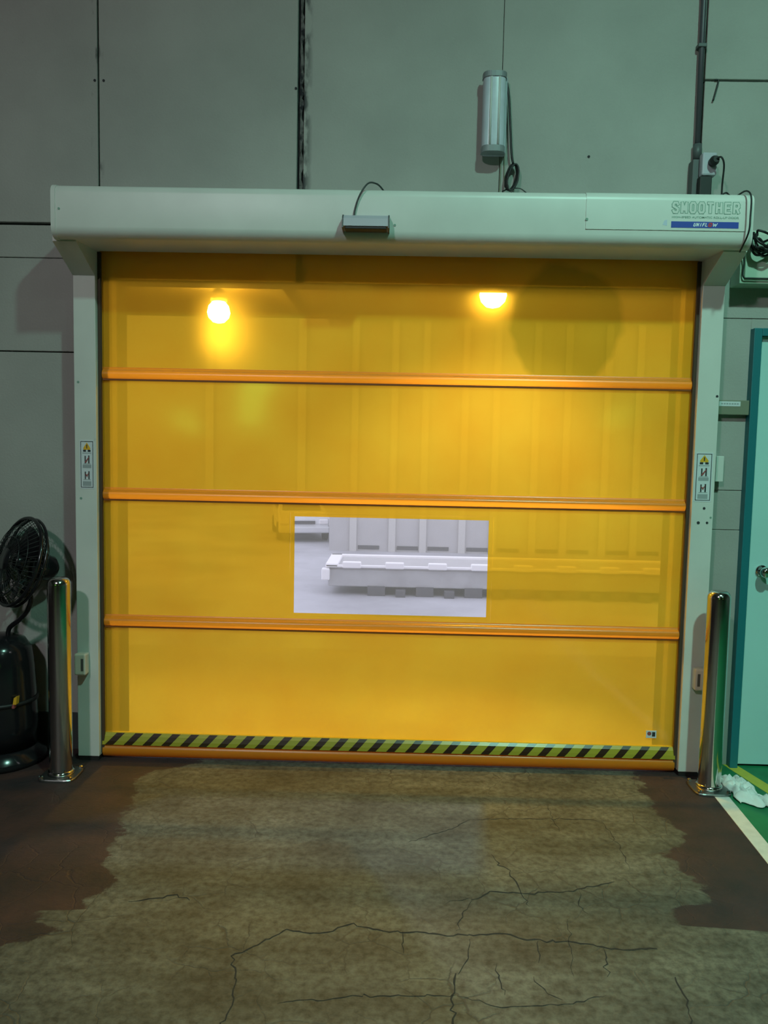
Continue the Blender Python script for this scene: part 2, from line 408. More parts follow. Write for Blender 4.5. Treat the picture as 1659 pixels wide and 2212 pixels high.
    va = N.new('ShaderNodeVectorMath'); va.operation = 'MULTIPLY_ADD'; va.inputs[1].default_value = (0.13, 0.13, 0); L.new(wv.outputs['Color'], va.inputs[0]); L.new(tc.outputs['Object'], va.inputs[2])
    vo = N.new('ShaderNodeTexVoronoi'); vo.feature = 'DISTANCE_TO_EDGE'; vo.inputs['Scale'].default_value = 6.5; L.new(va.outputs[0], vo.inputs['Vector'])
    hair = ramp(vo.outputs['Distance'], 0.006, 0.022, (1, 1, 1, 1), (0, 0, 0, 1))
    hm = math_('MULTIPLY', hair, ramp(noise(2.3, 3), 0.46, 0.6)); hm = math_('MULTIPLY', hm, 0.85)
    conc2 = mixc(hm, mul2.outputs['Result'], (0.06, 0.055, 0.045, 1))
    paint = ramp(noise(5, 7, 0.65), 0.35, 0.7, (0.026, 0.022, 0.024, 1), (0.060, 0.033, 0.032, 1))
    L.new(mixc(bare, paint, conc2), p.inputs['Base Color'])
    p.inputs['Roughness'].default_value = 0.6; p.inputs['Specular IOR Level'].default_value = 0.3
    b = N.new('ShaderNodeBump'); b.inputs['Strength'].default_value = 0.35; b.inputs['Distance'].default_value = 0.006
    hgt = math_('SUBTRACT', noise(40, 5, 0.6), math_('MULTIPLY', hm, 0.8)); L.new(hgt, b.inputs['Height'])
    L.new(b.outputs['Normal'], p.inputs['Normal'])
    return m
floor = struct(box('floor', -8, 8, -20, 0.30, -0.20, 0.0, floor_material()), 'worn cracked concrete floor with dark painted edges')
CR = {'a':[(0.012,-1.372),(0.117,-1.374),(0.251,-1.385),(0.402,-1.36),(0.457,-1.394),(0.619,-1.398),(0.742,-1.432),(0.876,-1.421)],
'b':[(-0.454,-1.519),(-0.379,-1.459),(-0.304,-1.371),(-0.21,-1.403),(-0.095,-1.335),(0.012,-1.372)],
'c':[(-0.454,-1.519),(-0.42,-1.614),(-0.407,-1.712),(-0.419,-1.807),(-0.40,-1.95)],
'd':[(0.314,-1.179),(0.385,-1.118),(0.499,-1.127),(0.684,-1.102),(0.85,-1.033)],
'e':[(0.424,-0.857),(0.432,-0.943),(0.471,-0.974),(0.487,-1.098),(0.509,-1.211)],
'f':[(0.236,-1.573),(0.21,-1.665),(0.208,-1.779),(0.22,-1.95)],
'g':[(0.286,-1.403),(0.274,-1.496),(0.236,-1.573)],
'h':[(0.072,-1.377),(0.074,-1.483)],'i':[(0.707,-1.429),(0.682,-1.563)],'j':[(0.354,-1.514),(0.363,-1.658)],
'k':[(0.457,-1.573),(0.48,-1.633),(0.526,-1.67)],'l':[(0.882,-1.553),(0.881,-1.654),(0.859,-1.75),(0.85,-1.95)],
'm':[(0.37,-0.572),(0.569,-0.552),(0.825,-0.545),(0.939,-0.559)],'n':[(0.093,-0.786),(0.246,-0.681),(0.37,-0.572)],
'o':[(-0.282,-1.716),(-0.153,-1.701),(-0.036,-1.676),(0.11,-1.673),(0.223,-1.664)],
'p':[(0.715,-0.397),(0.716,-0.551),(0.721,-0.673)],'q':[(0.92,-0.56),(0.938,-0.775),(0.925,-0.949)],
'r':[(-0.857,-1.254),(-0.788,-1.223),(-0.713,-1.205),(-0.658,-1.23)],'s':[(0.709,-1.101),(0.681,-1.189),(0.7,-1.242)],
't':[(0.23,-1.664),(0.343,-1.712),(0.529,-1.688),(0.658,-1.644)],'u':[(0.626,-1.259),(0.601,-1.411),(0.582,-1.567)],
'v':[(0.217,-1.199),(0.299,-1.166),(0.314,-1.179)],'w':[(0.314,-1.179),(0.275,-1.264),(0.245,-1.356)],'x':[(0.509,-1.392),(0.486,-1.508)]}
CW = {'a':6.5,'b':6,'c':4.5,'d':5,'e':4.5,'f':5.5,'g':3.5,'h':5,'i':5,'j':4.5,'k':3.5,'l':4.5,'m':3.2,'n':3.2,'o':3.5,'p':2.2,'q':2.4,'r':7,'s':3.5,'t':2.8,'u':2.2,'v':3.5,'w':4,'x':4}
for k, pts in CR.items():
    rc = random.Random(k)
    P = [Vector((x, y, 0)) for x, y in pts]; Q = []
    for a, b in zip(P, P[1:]):
        n = max(2, int((b-a).length/0.018))
        for j in range(n):
            Q.append(a.lerp(b, j/n)+Vector((rc.gauss(0, 0.004), rc.gauss(0, 0.004), 0)))
    Q.append(P[-1])
    bm = bmesh.new(); prev = None
    for i, q in enumerate(Q):
        t = (Q[min(i+1, len(Q)-1)]-Q[max(i-1, 0)]); t.normalize(); nn = Vector((-t.y, t.x, 0))
        tap = min(1, (i+1)/4, (len(Q)-i)/4) if k not in 'abcfl' else 1
        hw = 0.0005*CW[k]*rc.uniform(0.45, 1.25)*max(0.25, tap)
        pr = (bm.verts.new(q+nn*hw+Vector((0, 0, 0.0008))), bm.verts.new(q-nn*hw+Vector((0, 0, 0.0008))))
        if prev: bm.faces.new((prev[0], prev[1], pr[1], pr[0]))
        prev = pr
    frombm('crack', bm, M['crack'], floor)
def flat(name, pts, z, m, parent):
    bm = bmesh.new()
    A = [bm.verts.new((x, y, z)) for x, y in pts]; B = [bm.verts.new((x, y, 0.0)) for x, y in pts]
    bm.faces.new(A); n = len(pts)
    for k in range(n): bm.faces.new((A[k], A[(k+1) % n], B[(k+1) % n], B[k]))
    return frombm(name, bm, m, parent)
flat('green_walkway', [(1.545, 0.10), (1.545, -0.3), (1.49, -1.6), (1.49, -6), (7.9, -6), (7.9, 0.10)], 0.0010, M['greenfloor'], floor)['label'] = 'green painted walkway'
flat('white_line', [(1.505, -0.24), (1.475, -0.85), (1.44, -1.6), (1.44, -6), (1.505, -6), (1.505, -1.6), (1.54, -0.85), (1.572, -0.24)], 0.0018, M['whiteline'], floor)['label'] = 'white painted line'
flat('yellow_line', [(1.695, 0.098), (1.76, 0.098), (1.93, -0.62), (1.85, -0.62)], 0.0022, M['yellowline'], floor)['label'] = 'yellow painted line'

# ------------------------------------------------------------------ hall shell
HZ = 7.0
bm = bmesh.new()
for a in ((-8, -1.385, 0, HZ), (1.40, 8, 0, HZ), (-1.385, 1.40, 2.355, HZ)):
    addbox(bm, a[0], a[1], 0.13, 0.30, a[2], a[3])
wall = struct(frombm('wall_back', bm, M['joint']), 'wall of painted panels with dark joints around the roll-up door')
def panel(x0, x1, z0, z1, g=0.004, gl=None, gr=None, gb=None, gt=None, y=0.10):
    gl = g if gl is None else gl; gr = g if gr is None else gr; gb = g if gb is None else gb; gt = g if gt is None else gt
    return box('panel', x0+gl, x1-gr, y, 0.131, z0+gb, z1-gt, M['wall'], wall, bev=0.002, seg=1)
XS = [-1.447, -0.487, 0.478, 1.428]
for x0, x1 in ((-8, -5.3), (-5.3, -2.41), (-2.41, XS[0])):
    panel(x0, x1, 2.609, HZ, gb=0.007)
    panel(x0, x1, 2.447, 2.609, gb=0.0018, gt=0.007)
for x0, x1 in ((-8, -5.3), (-5.3, -2.41), (-2.41, -1.384)):
    panel(x0, x1, 1.996, 2.447, gb=0.003, gt=0.0018, gr=0.001)
    panel(x0, x1, 0.0, 1.996, gb=0.0, gt=0.003, gr=0.001)
panel(XS[0], XS[1], 2.355, HZ, gr=0.006, gb=0)
panel(XS[1], XS[2], 2.355, HZ, gl=0.026, gr=0.0012, gb=0)
panel(XS[2], XS[3], 2.355, HZ, gl=0.0012, gb=0)
for x0, x1 in ((XS[3], 2.70), (2.70, 8)):
    panel(x0, x1, 3.315, HZ, gb=0.007)
    panel(x0, x1, 2.215, 3.315, gt=0.003, gb=0.0015)
panel(1.40, 1.713, 1.385, 2.215, gt=0.0015, gb=0.0012, gl=0, gr=0)
panel(1.40, 1.713, 1.19, 1.385, gt=0.0012, gb=0.0012, gl=0, gr=0, y=0.102)
panel(1.40, 1.713, 0.0, 1.19, gt=0.0012, gb=0, gl=0, gr=0)
panel(2.70, 8, 0.0, 2.215, gb=0)
panel(1.713, 2.70, 2.165, 2.215, gl=0, gr=0, gb=0, gt=0.0015)
# flaking sealant left standing in the wide joint
zz = 2.70
rs = random.Random(3)
bm = bmesh.new()
cols = []
while zz < 4.2:
    a = -0.487+0.004+rs.uniform(0, 0.004); b = -0.487+0.020+rs.uniform(-0.006, 0.008)
    cols.append((bm.verts.new((a, 0.112, zz)), bm.verts.new((b, 0.106+rs.uniform(-0.004, 0.006), zz)), bm.verts.new((b+0.002, 0.13, zz)), bm.verts.new((a, 0.13, zz))))
    zz += rs.uniform(0.012, 0.04)
for A, B in zip(cols, cols[1:]):
    for k in range(4): bm.faces.new((A[k], A[(k+1) % 4], B[(k+1) % 4], B[k]))
bm.faces.new(cols[0]); bm.faces.new(cols[-1][::-1])
frombm('joint_sealant', bm, M['sealant'], wall)['label'] = 'dark flaking sealant strip'
for x, z in ((-1.463, 3.28), (-1.42, 3.28), (-0.50, 3.255), (0.90, 2.96)):
    disc_y('screw_head', x, z, 0.006, 0.097, 0.101, M['joint'], wall, 10)
struct(box('wall_left', -8.2, -8.0, -20, 0.3, 0, HZ, M['hall']), 'far left side wall of the hall')
struct(box('wall_right', 8.0, 8.2, -20, 0.3, 0, HZ, M['hall']), 'far right side wall of the hall')
struct(box('wall_front', -8.2, 8.2, -20.2, -20, 0, HZ, M['hall']), 'wall at the other end of the hall')
struct(box('ceiling', -8.2, 8.2, -20.2, 0.3, HZ, HZ+0.2, M['hall']), 'grey ceiling of the hall')
struct(box('base_strip_left', -7.9, -1.53, 0.085, 0.10, 0.0, 0.185, M['basestrip']), 'dark strip along the foot of the wall behind the fan')  # dark strip at the foot of the wall

# ------------------------------------------------------------------ high-speed roll-up door
door = empty('roller_shutter')
tag(door, 'yellow translucent roll-up door with clear window, orange ribs and cream steel housing', 'roll-up door')
def sheet(name, x0, x1, z0, z1, m, parent, hole=None, y=0.0):
    bm = bmesh.new()
    xs = sorted({x0, x1, *(hole[:2] if hole else ()), *[x0+(x1-x0)*i/24 for i in range(1, 24)]})
    zs = sorted({z0, z1, *(hole[2:] if hole else ()), *[z0+(z1-z0)*i/6 for i in range(1, 6)]})
    def yy(x, z):
        u = (x-x0)/(x1-x0); v = (z-z0)/(z1-z0)
        return y+0.004*math.sin(PI*u)*math.sin(PI*v)*math.sin(3.1*x+5*z)
    V = {(i, j): bm.verts.new((a, yy(a, b), b)) for i, a in enumerate(xs) for j, b in enumerate(zs)}
    for i in range(len(xs)-1):
        for j in range(len(zs)-1):
            cx, cz = (xs[i]+xs[i+1])/2, (zs[j]+zs[j+1])/2
            if hole and hole[0] < cx < hole[1] and hole[2] < cz < hole[3]: continue
            bm.faces.new((V[i, j], V[i+1, j], V[i+1, j+1], V[i, j+1]))
    return frombm(name, bm, m, parent, smooth=True)
CX0, CX1 = -1.41, 1.41
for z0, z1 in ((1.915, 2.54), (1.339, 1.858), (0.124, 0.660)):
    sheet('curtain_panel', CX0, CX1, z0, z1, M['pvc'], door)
HOLE = (-0.470, 0.468, 0.747, 1.220)
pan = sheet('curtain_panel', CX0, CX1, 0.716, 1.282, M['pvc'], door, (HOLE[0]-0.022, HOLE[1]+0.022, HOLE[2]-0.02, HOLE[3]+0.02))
sheet('window_pane', HOLE[0], HOLE[1], HOLE[2], HOLE[3], M['clearpvc'], pan)['label'] = 'clear window'
# welded seam around the window
for a in ((HOLE[0]-0.022, HOLE[0], HOLE[2]-0.02, HOLE[3]+0.02), (HOLE[1], HOLE[1]+0.022, HOLE[2]-0.02, HOLE[3]+0.02),
          (HOLE[0], HOLE[1], HOLE[3], HOLE[3]+0.02), (HOLE[0], HOLE[1], HOLE[2]-0.02, HOLE[2])):
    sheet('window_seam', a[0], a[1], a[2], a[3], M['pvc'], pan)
for zb in (1.856, 1.280, 0.657):
    prof = [(-0.001, zb+0.062), (-0.004, zb+0.050)]+[(-0.004-0.018*math.sin(math.radians(a)), zb+0.028+0.022*math.cos(math.radians(a))) for a in range(15, 166, 15)]
    bm = bmesh.new()
    A = [bm.verts.new((CX0, y, z)) for y, z in prof]; B = [bm.verts.new((CX1, y, z)) for y, z in prof]
    for k in range(len(prof)-1): bm.faces.new((A[k], A[k+1], B[k+1], B[k]))
    rib = frombm('stiffener_rib', bm, M['orange'], door, smooth=True); rib['label'] = 'orange horizontal rib'
    prism_x('rib_gap_shade', [(-0.013, zb+0.007), (-0.013, zb-0.001), (0.003, zb-0.001), (0.003, zb+0.007)], CX0, CX1, M['gapshade'], rib)  # dark strip painted in for the shadowed gap below the rib
# bottom edge: hazard tape on the pocket, orange bar below
bar = prism_x('bottom_bar', [(0.034*math.cos(math.radians(a)), 0.040+0.036*math.sin(math.radians(a))) for a in range(0, 360, 15)], CX0+0.005, CX1-0.005, M['orange'], door, math.radians(50))
bar['label'] = 'orange rounded bottom edge'
tape = prism_x('hazard_tape', [(-0.012, 0.126), (-0.022, 0.112), (-0.030, 0.090), (-0.033, 0.072), (0.012, 0.072), (0.012, 0.126)], CX0+0.004, CX1-0.004, M['tapeyellow'], door)
tape['label'] = 'yellow and black striped hazard tape'
def stripe(x):
    bm = bmesh.new(); rows = []
    for (y, z), sx in (((-0.0126, 0.126), 0.052), ((-0.0228, 0.112), 0.038), ((-0.0308, 0.090), 0.017), ((-0.0338, 0.073), 0.0)):
        rows.append((bm.verts.new((max(CX0+0.004, x+sx), y, z)), bm.verts.new((min(CX1-0.004, x+sx+0.040), y, z))))
    for A, B in zip(rows, rows[1:]): bm.faces.new((A[0], A[1], B[1], B[0]))
    frombm('tape_stripe', bm, M['tapeblack'], tape)
x = -1.392
while x < 1.36:
    stripe(x); x += 0.0925
# little sticker near the lower right corner
poly_xz('sticker', [(1.268, 0.168), (1.318, 0.168), (1.318, 0.205), (1.268, 0.205)], -0.0085, -0.0060, M['paper'], door)
disc_y('sticker_mark', 1.283, 0.190, 0.010, -0.0092, -0.0085, M['redink'], door, 12)
poly_xz('sticker_mark', [(1.297, 0.176), (1.312, 0.176), (1.312, 0.198), (1.297, 0.198)], -0.0092, -0.0085, M['ink'], door)

# guide columns
for s, xi, xo in ((-1, -1.411, -1.515), (1, 1.414, 1.516)):
    a, b = min(xi, xo), max(xi, xo)
    colm = box('guide_column', a, b, -0.06, 0.099, 0.022, 2.46, M['cream'], door, bev=0.003)
    box('column_foot', a+0.004, b-0.004, -0.055, 0.095, 0.0, 0.023, M['black'], colm)
    br = prism_x('header_bracket', [(-0.275, 2.46), (-0.275, 2.436), (-0.062, 2.335), (-0.058, 2.335), (-0.058, 2.46)], a, b, M['cream'], colm)
    box('brush_seal', min(xi, xi-s*0.014), max(xi, xi-s*0.014), -0.030, -0.012, 0.03, 2.45, M['seal'], colm)
    box('margin_shade_strip', min(xi, xi-s*0.046), max(xi, xi-s*0.046), 0.030, 0.096, 0.0, 2.45, M['marginshade'], colm)  # strip added behind the curtain to darken its side margins
    # warning sticker
    sx = -1.4565 if s < 0 else 1.461
    hw = 0.034 if s < 0 else 0.040
    st = poly_xz('warning_sticker', [(sx-hw, 1.336), (sx+hw, 1.336), (sx+hw, 1.568), (sx-hw, 1.568)], -0.0612, -0.060, M['paper'], colm)
    st['label'] = 'warning sticker with orange triangle'
    def ink(x0, x1, z0, z1, m):
        poly_xz('sticker_print', [(sx+x0*hw, z0), (sx+x1*hw, z0), (sx+x1*hw, z1), (sx+x0*hw, z1)], -0.0616, -0.0611, m, colm)
    ink(-0.88, -0.80, 1.343, 1.562, M['ink']); ink(0.80, 0.88, 1.343, 1.562, M['ink'])
    ink(-0.88, 0.88, 1.559, 1.562, M['ink']); ink(-0.88, 0.88, 1.342, 1.345, M['ink'])
    poly_xz('sticker_print', [(sx-0.52*hw, 1.528), (sx-0.40*hw, 1.522), (sx+0.40*hw, 1.522), (sx+0.52*hw, 1.528), (sx, 1.556)], -0.0616, -0.0611, M['orangeink'], colm)
    poly_xz('sticker_print', [(sx-0.06*hw, 1.528), (sx+0.06*hw, 1.528), (sx+0.08*hw, 1.546), (sx-0.08*hw, 1.546)], -0.0619, -0.0615, M['ink'], colm)
    ink(-0.52, -0.12, 1.512, 1.522, M['ink']); ink(0.12, 0.52, 1.512, 1.522, M['ink'])
    ink(-0.62, 0.62, 1.504, 1.508, M['greyink'])
    for k, zc in enumerate((1.475, 1.400)):
        if k == 0: ink(-0.60, 0.60, zc-0.040, zc-0.024, M['greyink'])
        ink(-0.32, -0.16, zc-0.018, zc+0.018, M['ink']); ink(0.18, 0.36, zc-0.018, zc+0.020, M['ink'])
        poly_xz('sticker_print', [(sx-0.32*hw, zc-0.012), (sx-0.12*hw, zc-0.016), (sx+0.30*hw, zc+0.008), (sx+0.26*hw, zc+0.014)] if k == 0 else
                [(sx-0.30*hw, zc+0.010), (sx+0.0*hw, zc-0.010), (sx+0.30*hw, zc+0.016), (sx+0.0*hw, zc+0.003)], -0.0619, -0.0615, M['redink'], colm)
        ink(-0.50, 0.52, zc-0.022, zc-0.019, M['greyink'])
    ink(-0.60, 0.58, 1.350, 1.372, M['greyink'])
    # photo-eye housing
    ex = -1.482 if s < 0 else 1.482
    eye = box('photo_eye', ex-0.028, ex+0.028, -0.112, -0.0601, 0.440, 0.545, M['beige'], colm, bev=0.008)
    eye['label'] = 'beige photo-eye sensor housing'
    cx = ex+0.012 if s < 0 else ex-0.012
    poly_xz('lens_slot', [(cx-0.006, 0.462), (cx+0.006, 0.462), (cx+0.006, 0.522), (cx-0.006, 0.522)], -0.1135, -0.112, M['darkbox'], colm)
    if s > 0:
        for hx, hz, r in ((1.472, 1.305, 0.0065), (1.448, 1.236, 0.0075), (1.489, 1.237, 0.006), (1.505, 1.262, 0.005), (1.505, 1.83, 0.006)):
            disc_y('screw_hole', hx, hz, r, -0.0608, -0.0595, M['greenink'] if r == 0.005 else M['ink'], colm, 12)
    else:
        for hx, hz, r in ((-1.495, 1.84, 0.006), (-1.487, 1.29, 0.006)):
            disc_y('screw_hole', hx, hz, r, -0.0608, -0.0595, M['greenink'], colm, 12)

# header housing
F0 = -0.33
hp = [(0.099, 2.665)]+[(F0+0.035-0.035*math.sin(math.radians(a)), 2.63+0.035*math.cos(math.radians(a))) for a in range(0, 91, 15)]
hp += [(F0+0.045-0.045*math.cos(math.radians(a)), 2.487-0.045*math.sin(math.radians(a))) for a in range(0, 91, 15)]
hp += [(-0.035, 2.452), (-0.035, 2.56), (0.099, 2.56)]
hd = prism_x('header_housing', hp, -1.478, 1.478, M['cream'], door, math.radians(35))
hp2 = [(0.0995, 2.668)]+[(F0+0.035-0.038*math.sin(math.radians(a)), 2.63+0.038*math.cos(math.radians(a))) for a in range(0, 91, 15)]
hp2 += [(F0+0.045-0.048*math.cos(math.radians(a)), 2.487-0.048*math.sin(math.radians(a))) for a in range(0, 91, 15)]
hp2 += [(-0.20, 2.436), (-0.035, 2.40), (0.0995, 2.40)]
for a, b in ((-1.497, -1.478), (1.478, 1.511)):
    prism_x('end_cap', hp2, a, b, M['cream'], hd, math.radians(35))
# access cover on the front, a thin plate with its own seam
cov = [(-0.29, 2.6683)]+[(F0+0.035-0.0383*math.sin(math.radians(a)), 2.63+0.0383*math.cos(math.radians(a))) for a in range(0, 91, 15)]
cov += [(F0-0.0033, 2.508), (F0+0.003, 2.508)]+[(F0+0.035-0.0345*math.sin(math.radians(a)), 2.63+0.0345*math.cos(math.radians(a))) for a in range(90, -1, -15)]+[(-0.29, 2.6645)]
cv = prism_x('access_cover', cov, 0.802, 1.478, M['cream'], hd, math.radians(35))
FY = F0-0.0036
disc_y('screw_head', 0.806, 2.548, 0.006, FY-0.002, F0, M['greenink'], hd, 12)
disc_y('screw_head', -0.012, 2.512, 0.005, F0-0.002, F0, M['greenink'], hd, 12)
disc_y('screw_head', -1.462, 2.560, 0.005, F0-0.002, F0, M['greenink'], hd, 12)
poly_xz('scuff_mark', [(1.128, 2.530), (1.147, 2.526), (1.147, 2.552), (1.135, 2.548)], FY-0.0002, FY+0.0002, mat('faint_blue_smudge', (0.52, 0.56, 0.70), 0.6), hd)
GLY = {'S': [[(1, .82), (.82, 1), (.18, 1), (0, .82), (0, .64), (1, .36), (1, .18), (.82, 0), (.18, 0), (0, .18)]],
       'M': [[(0, 0), (0, 1), (.5, .25), (1, 1), (1, 0)]],
       'O': [[(.22, 0), (.78, 0), (1, .18), (1, .82), (.78, 1), (.22, 1), (0, .82), (0, .18), (.22, 0)]],
       'T': [[(0, 1), (1, 1)], [(.5, 1), (.5, 0)]], 'H': [[(0, 0), (0, 1)], [(1, 0), (1, 1)], [(0, .5), (1, .5)]],
       'E': [[(1, 1), (0, 1), (0, 0), (1, 0)], [(0, .5), (.85, .5)]],
       'R': [[(0, 0), (0, 1), (.8, 1), (1, .84), (1, .62), (.8, .48), (0, .48)], [(.55, .48), (1, 0)]],
       'U': [[(0, 1), (0, .18), (.2, 0), (.8, 0), (1, .18), (1, 1)]], 'N': [[(0, 0), (0, 1), (1, 0), (1, 1)]],
       'I': [[(.5, 0), (.5, 1)]], 'F': [[(0, 0), (0, 1), (1, 1)], [(0, .5), (.8, .5)]], 'L': [[(0, 1), (0, 0), (1, 0)]],
       'W': [[(0, 1), (.25, 0), (.5, .8), (.75, 0), (1, 1)]]}
def strokes(s_, x0, z0, x1, z1, gap, hw, y, m, parent, slant=0.0):
    """block lettering drawn with flat strokes, one mesh per letter"""
    n = len(s_); w_ = (x1-x0-gap*(n-1))/n
    for i, ch in enumerate(s_):
        bm = bmesh.new(); ox = x0+i*(w_+gap); lay = 0
        for line in GLY[ch]:
            P = [Vector((ox+hw+u*(w_-2*hw)+slant*v*(z1-z0), 0, z0+hw+v*(z1-z0-2*hw))) for u, v in line]
            for a, b in zip(P, P[1:]):
                d = (b-a).normalized(); q = Vector((-d.z, 0, d.x))*hw; e = d*hw*0.7; lay += 1
                yy = Vector((0, y-lay*0.00001, 0))
                bm.faces.new([bm.verts.new(p+yy) for p in (a-e-q, b+e-q, b+e+q, a-e+q)])
        frombm('letter', bm, m, parent)['label'] = 'letter '+ch
strokes('SMOOTHER', 1.163, 2.576, 1.453, 2.629, 0.0035, 0.0075, FY-0.0002, M['greenink'], hd)
strokes('SMOOTHER', 1.1657, 2.5787, 1.4503, 2.6263, 0.0089, 0.0046, FY-0.0008, M['cream'], hd)
text('lettering', 'HIGH-SPEED AUTOMATIC ROLL-UP DOOR', 1.166, 2.5585, 1.449, 2.5670, FY-0.0004, M['greenink'], hd, offset=0.012)
poly_xz('blue_band', [(1.164, 2.519), (1.449, 2.519), (1.449, 2.545), (1.164, 2.545)], FY-0.0006, FY, M['blueink'], hd)
M['redletter'] = mat('red_letter', (0.50, 0.03, 0.05), 0.5)
strokes('UNIFL', 1.257, 2.5245, 1.317, 2.5400, 0.0022, 0.0017, FY-0.0011, M['whiteink'], hd, 0.25)
strokes('O', 1.319, 2.5235, 1.335, 2.5410, 0, 0.0026, FY-0.0011, M['redletter'], hd, 0.25)
strokes('W', 1.337, 2.5245, 1.357, 2.5400, 0, 0.0017, FY-0.0011, M['whiteink'], hd, 0.25)

# ------------------------------------------------------------------ sensor on the header
sen = empty('motion_sensor', (-0.135, -0.34, 2.49))
sen_b = prism_x('sensor_body', [(-0.332, 2.543), (-0.375, 2.538), (-0.398, 2.520), (-0.402, 2.488), (-0.332, 2.482)], -0.228, -0.040, M['greyplastic'], sen)
box('sensor_lens', -0.222, -0.046, -0.399, -0.340, 2.476, 2.489, M['black'], sen, bev=0.003)
for a, b in ((-0.234, -0.228), (-0.040, -0.034)):
    prism_x('side_cover', [(-0.331, 2.545), (-0.376, 2.540), (-0.400, 2.521), (-0.404, 2.480), (-0.331, 2.476)], a, b, M['darkbox'], sen)
keep(sen)
tag(sen, 'grey box-shaped motion sensor mounted on the front of the cream door housing', 'sensor')
cb = tube('sensor_cable', smoothpath([(-0.186, -0.345, 2.535), (-0.184, -0.343, 2.565), (-0.170, -0.345, 2.615), (-0.148, -0.345, 2.658), (-0.125, -0.32, 2.690), (-0.098, -0.28, 2.700), (-0.080, -0.24, 2.700), (-0.060, -0.20, 2.686), (-0.045, -0.16, 2.673)]), 0.0038, M['greycable'])
tag(cb, 'thin dark cable arching from the motion sensor over the door housing', 'cable')

# ------------------------------------------------------------------ unlit fluorescent lamp on the wall
def sq(v): return math.copysign(abs(v)**0.6, v)
wl = empty('wall_lamp', (0.437, 0.09, 2.946))
box('lamp_base', 0.392, 0.500, 0.055, 0.0995, 2.952, 3.300, M['greyplastic'], wl, bev=0.006)
bm = bmesh.new(); pr = [(0.437+0.053*sq(math.cos(math.radians(a))), 0.060-0.058*sq(math.sin(math.radians(a)))) for a in range(0, 181, 10)]
for (za, zb) in ((2.972, 3.283),):
    A = [bm.verts.new((x, y, za)) for x, y in pr]; B = [bm.verts.new((x, y, zb)) for x, y in pr]; n = len(pr)
    for k in range(n): bm.faces.new((A[k], A[(k+1) % n], B[(k+1) % n], B[k]))
    bm.faces.new(A[::-1]); bm.faces.new(B)
df = frombm('diffuser', bm, M['diffuser'], wl)
for p in df.data.polygons: p.use_smooth = len(p.vertices) == 4
df.data.set_sharp_from_angle(angle=math.radians(40))
for za, zb in ((2.946, 2.974), (3.281, 3.305)):
    bm = bmesh.new(); pr = [(0.437+0.056*sq(math.cos(math.radians(a))), 0.060-0.062*sq(math.sin(math.radians(a)))) for a in range(0, 181, 10)]
    A = [bm.verts.new((x, y, za)) for x, y in pr]; B = [bm.verts.new((x, y, zb)) for x, y in pr]; n = len(pr)
    for k in range(n): bm.faces.new((A[k], A[(k+1) % n], B[(k+1) % n], B[k]))
    bm.faces.new(A[::-1]); bm.faces.new(B)
    frombm('end_cap', bm, M['lampcap'], wl)
for xx in (0.418, 0.456):
    tube('lamp_tube', [(xx, 0.004, 2.976), (xx, 0.004, 3.279)], 0.006, M['palegrey'], wl)
keep(wl)
tag(wl, 'unlit vertical fluorescent lamp with ribbed grey cover on the upper wall', 'lamp')
coil = empty('lamp_cable', (0.53, 0.08, 2.80))
tube('cable', smoothpath([(0.497, 0.075, 3.285), (0.508, 0.070, 3.22), (0.516, 0.070, 3.12), (0.524, 0.070, 3.02), (0.530, 0.070, 2.95), (0.538, 0.072, 2.915)]), 0.0055, M['cable'], coil)
bm = bmesh.new()
for q in range(5):
    rr = random.Random(q)
    pts = []
    for k in range(24):
        a = 2*PI*k/24
        u = 0.024*math.cos(a); v = 0.062*math.sin(a)
        pts.append((0.530+u+0.18*v+rr.uniform(-0.0015, 0.0015)+0.002*q, 0.075-0.006*q+0.004*math.sin(a), 2.852+v-0.002*q))
    addtube(bm, pts, 0.0042, 6, closed=True)
frombm('cable_coil', bm, M['cable'], coil, smooth=True)
tube('cable', smoothpath([(0.515, 0.07, 2.798), (0.500, 0.06, 2.785), (0.488, 0.04, 2.768), (0.482, 0.03, 2.668)]), 0.003, M['cable'], coil)
tube('cable', smoothpath([(0.545, 0.07, 2.80), (0.575, 0.06, 2.795), (0.60, 0.05, 2.775), (0.625, 0.03, 2.745), (0.64, 0.02, 2.668)]), 0.0025, M['greycable'], coil)
tube('cable', smoothpath([(0.483, 0.094, 2.95), (0.482, 0.094, 2.86), (0.480, 0.093, 2.76), (0.480, 0.09, 2.668)]), 0.003, M['rail'], coil)
tube('cable', smoothpath([(0.499, 0.094, 2.96), (0.500, 0.094, 2.89), (0.503, 0.093, 2.84)]), 0.0025, M['rail'], coil)
keep(coil)
tag(coil, 'black power cable coiled and hanging beside the unlit wall lamp', 'cable')

# ------------------------------------------------------------------ conduit and socket at the upper right
cdn = empty('electrical_conduit', (1.41, 0.08, 2.67))
tube('pipe', [(1.396, 0.078, 6.98), (1.400, 0.078, 3.6), (1.404, 0.078, 2.965)], 0.0125, M['pipe'], cdn, seg=12)
tube('pipe_coupling', [(1.404, 0.078, 3.015), (1.405, 0.078, 2.945)], 0.020, M['darkbox'], cdn, seg=12)
for z in (3.45, 4.2):
    box('pipe_clip', 1.38, 1.42, 0.062, 0.0995, z, z+0.018, M['darkbox'], cdn, bev=0.003)
keep(cdn)
tag(cdn, 'dark vertical conduit pipe running up the wall above the lettered housing end', 'pipe')
sk = empty('socket_box', (1.42, 0.05, 2.80))
box('mounting_plate', 1.374, 1.440, 0.040, 0.0995, 2.69, 2.935, M['darkbox'], sk, bev=0.003)
box('socket_body', 1.402, 1.470, -0.005, 0.042, 2.848, 2.952, M['greyplastic'], sk, bev=0.008)
bm = bmesh.new()
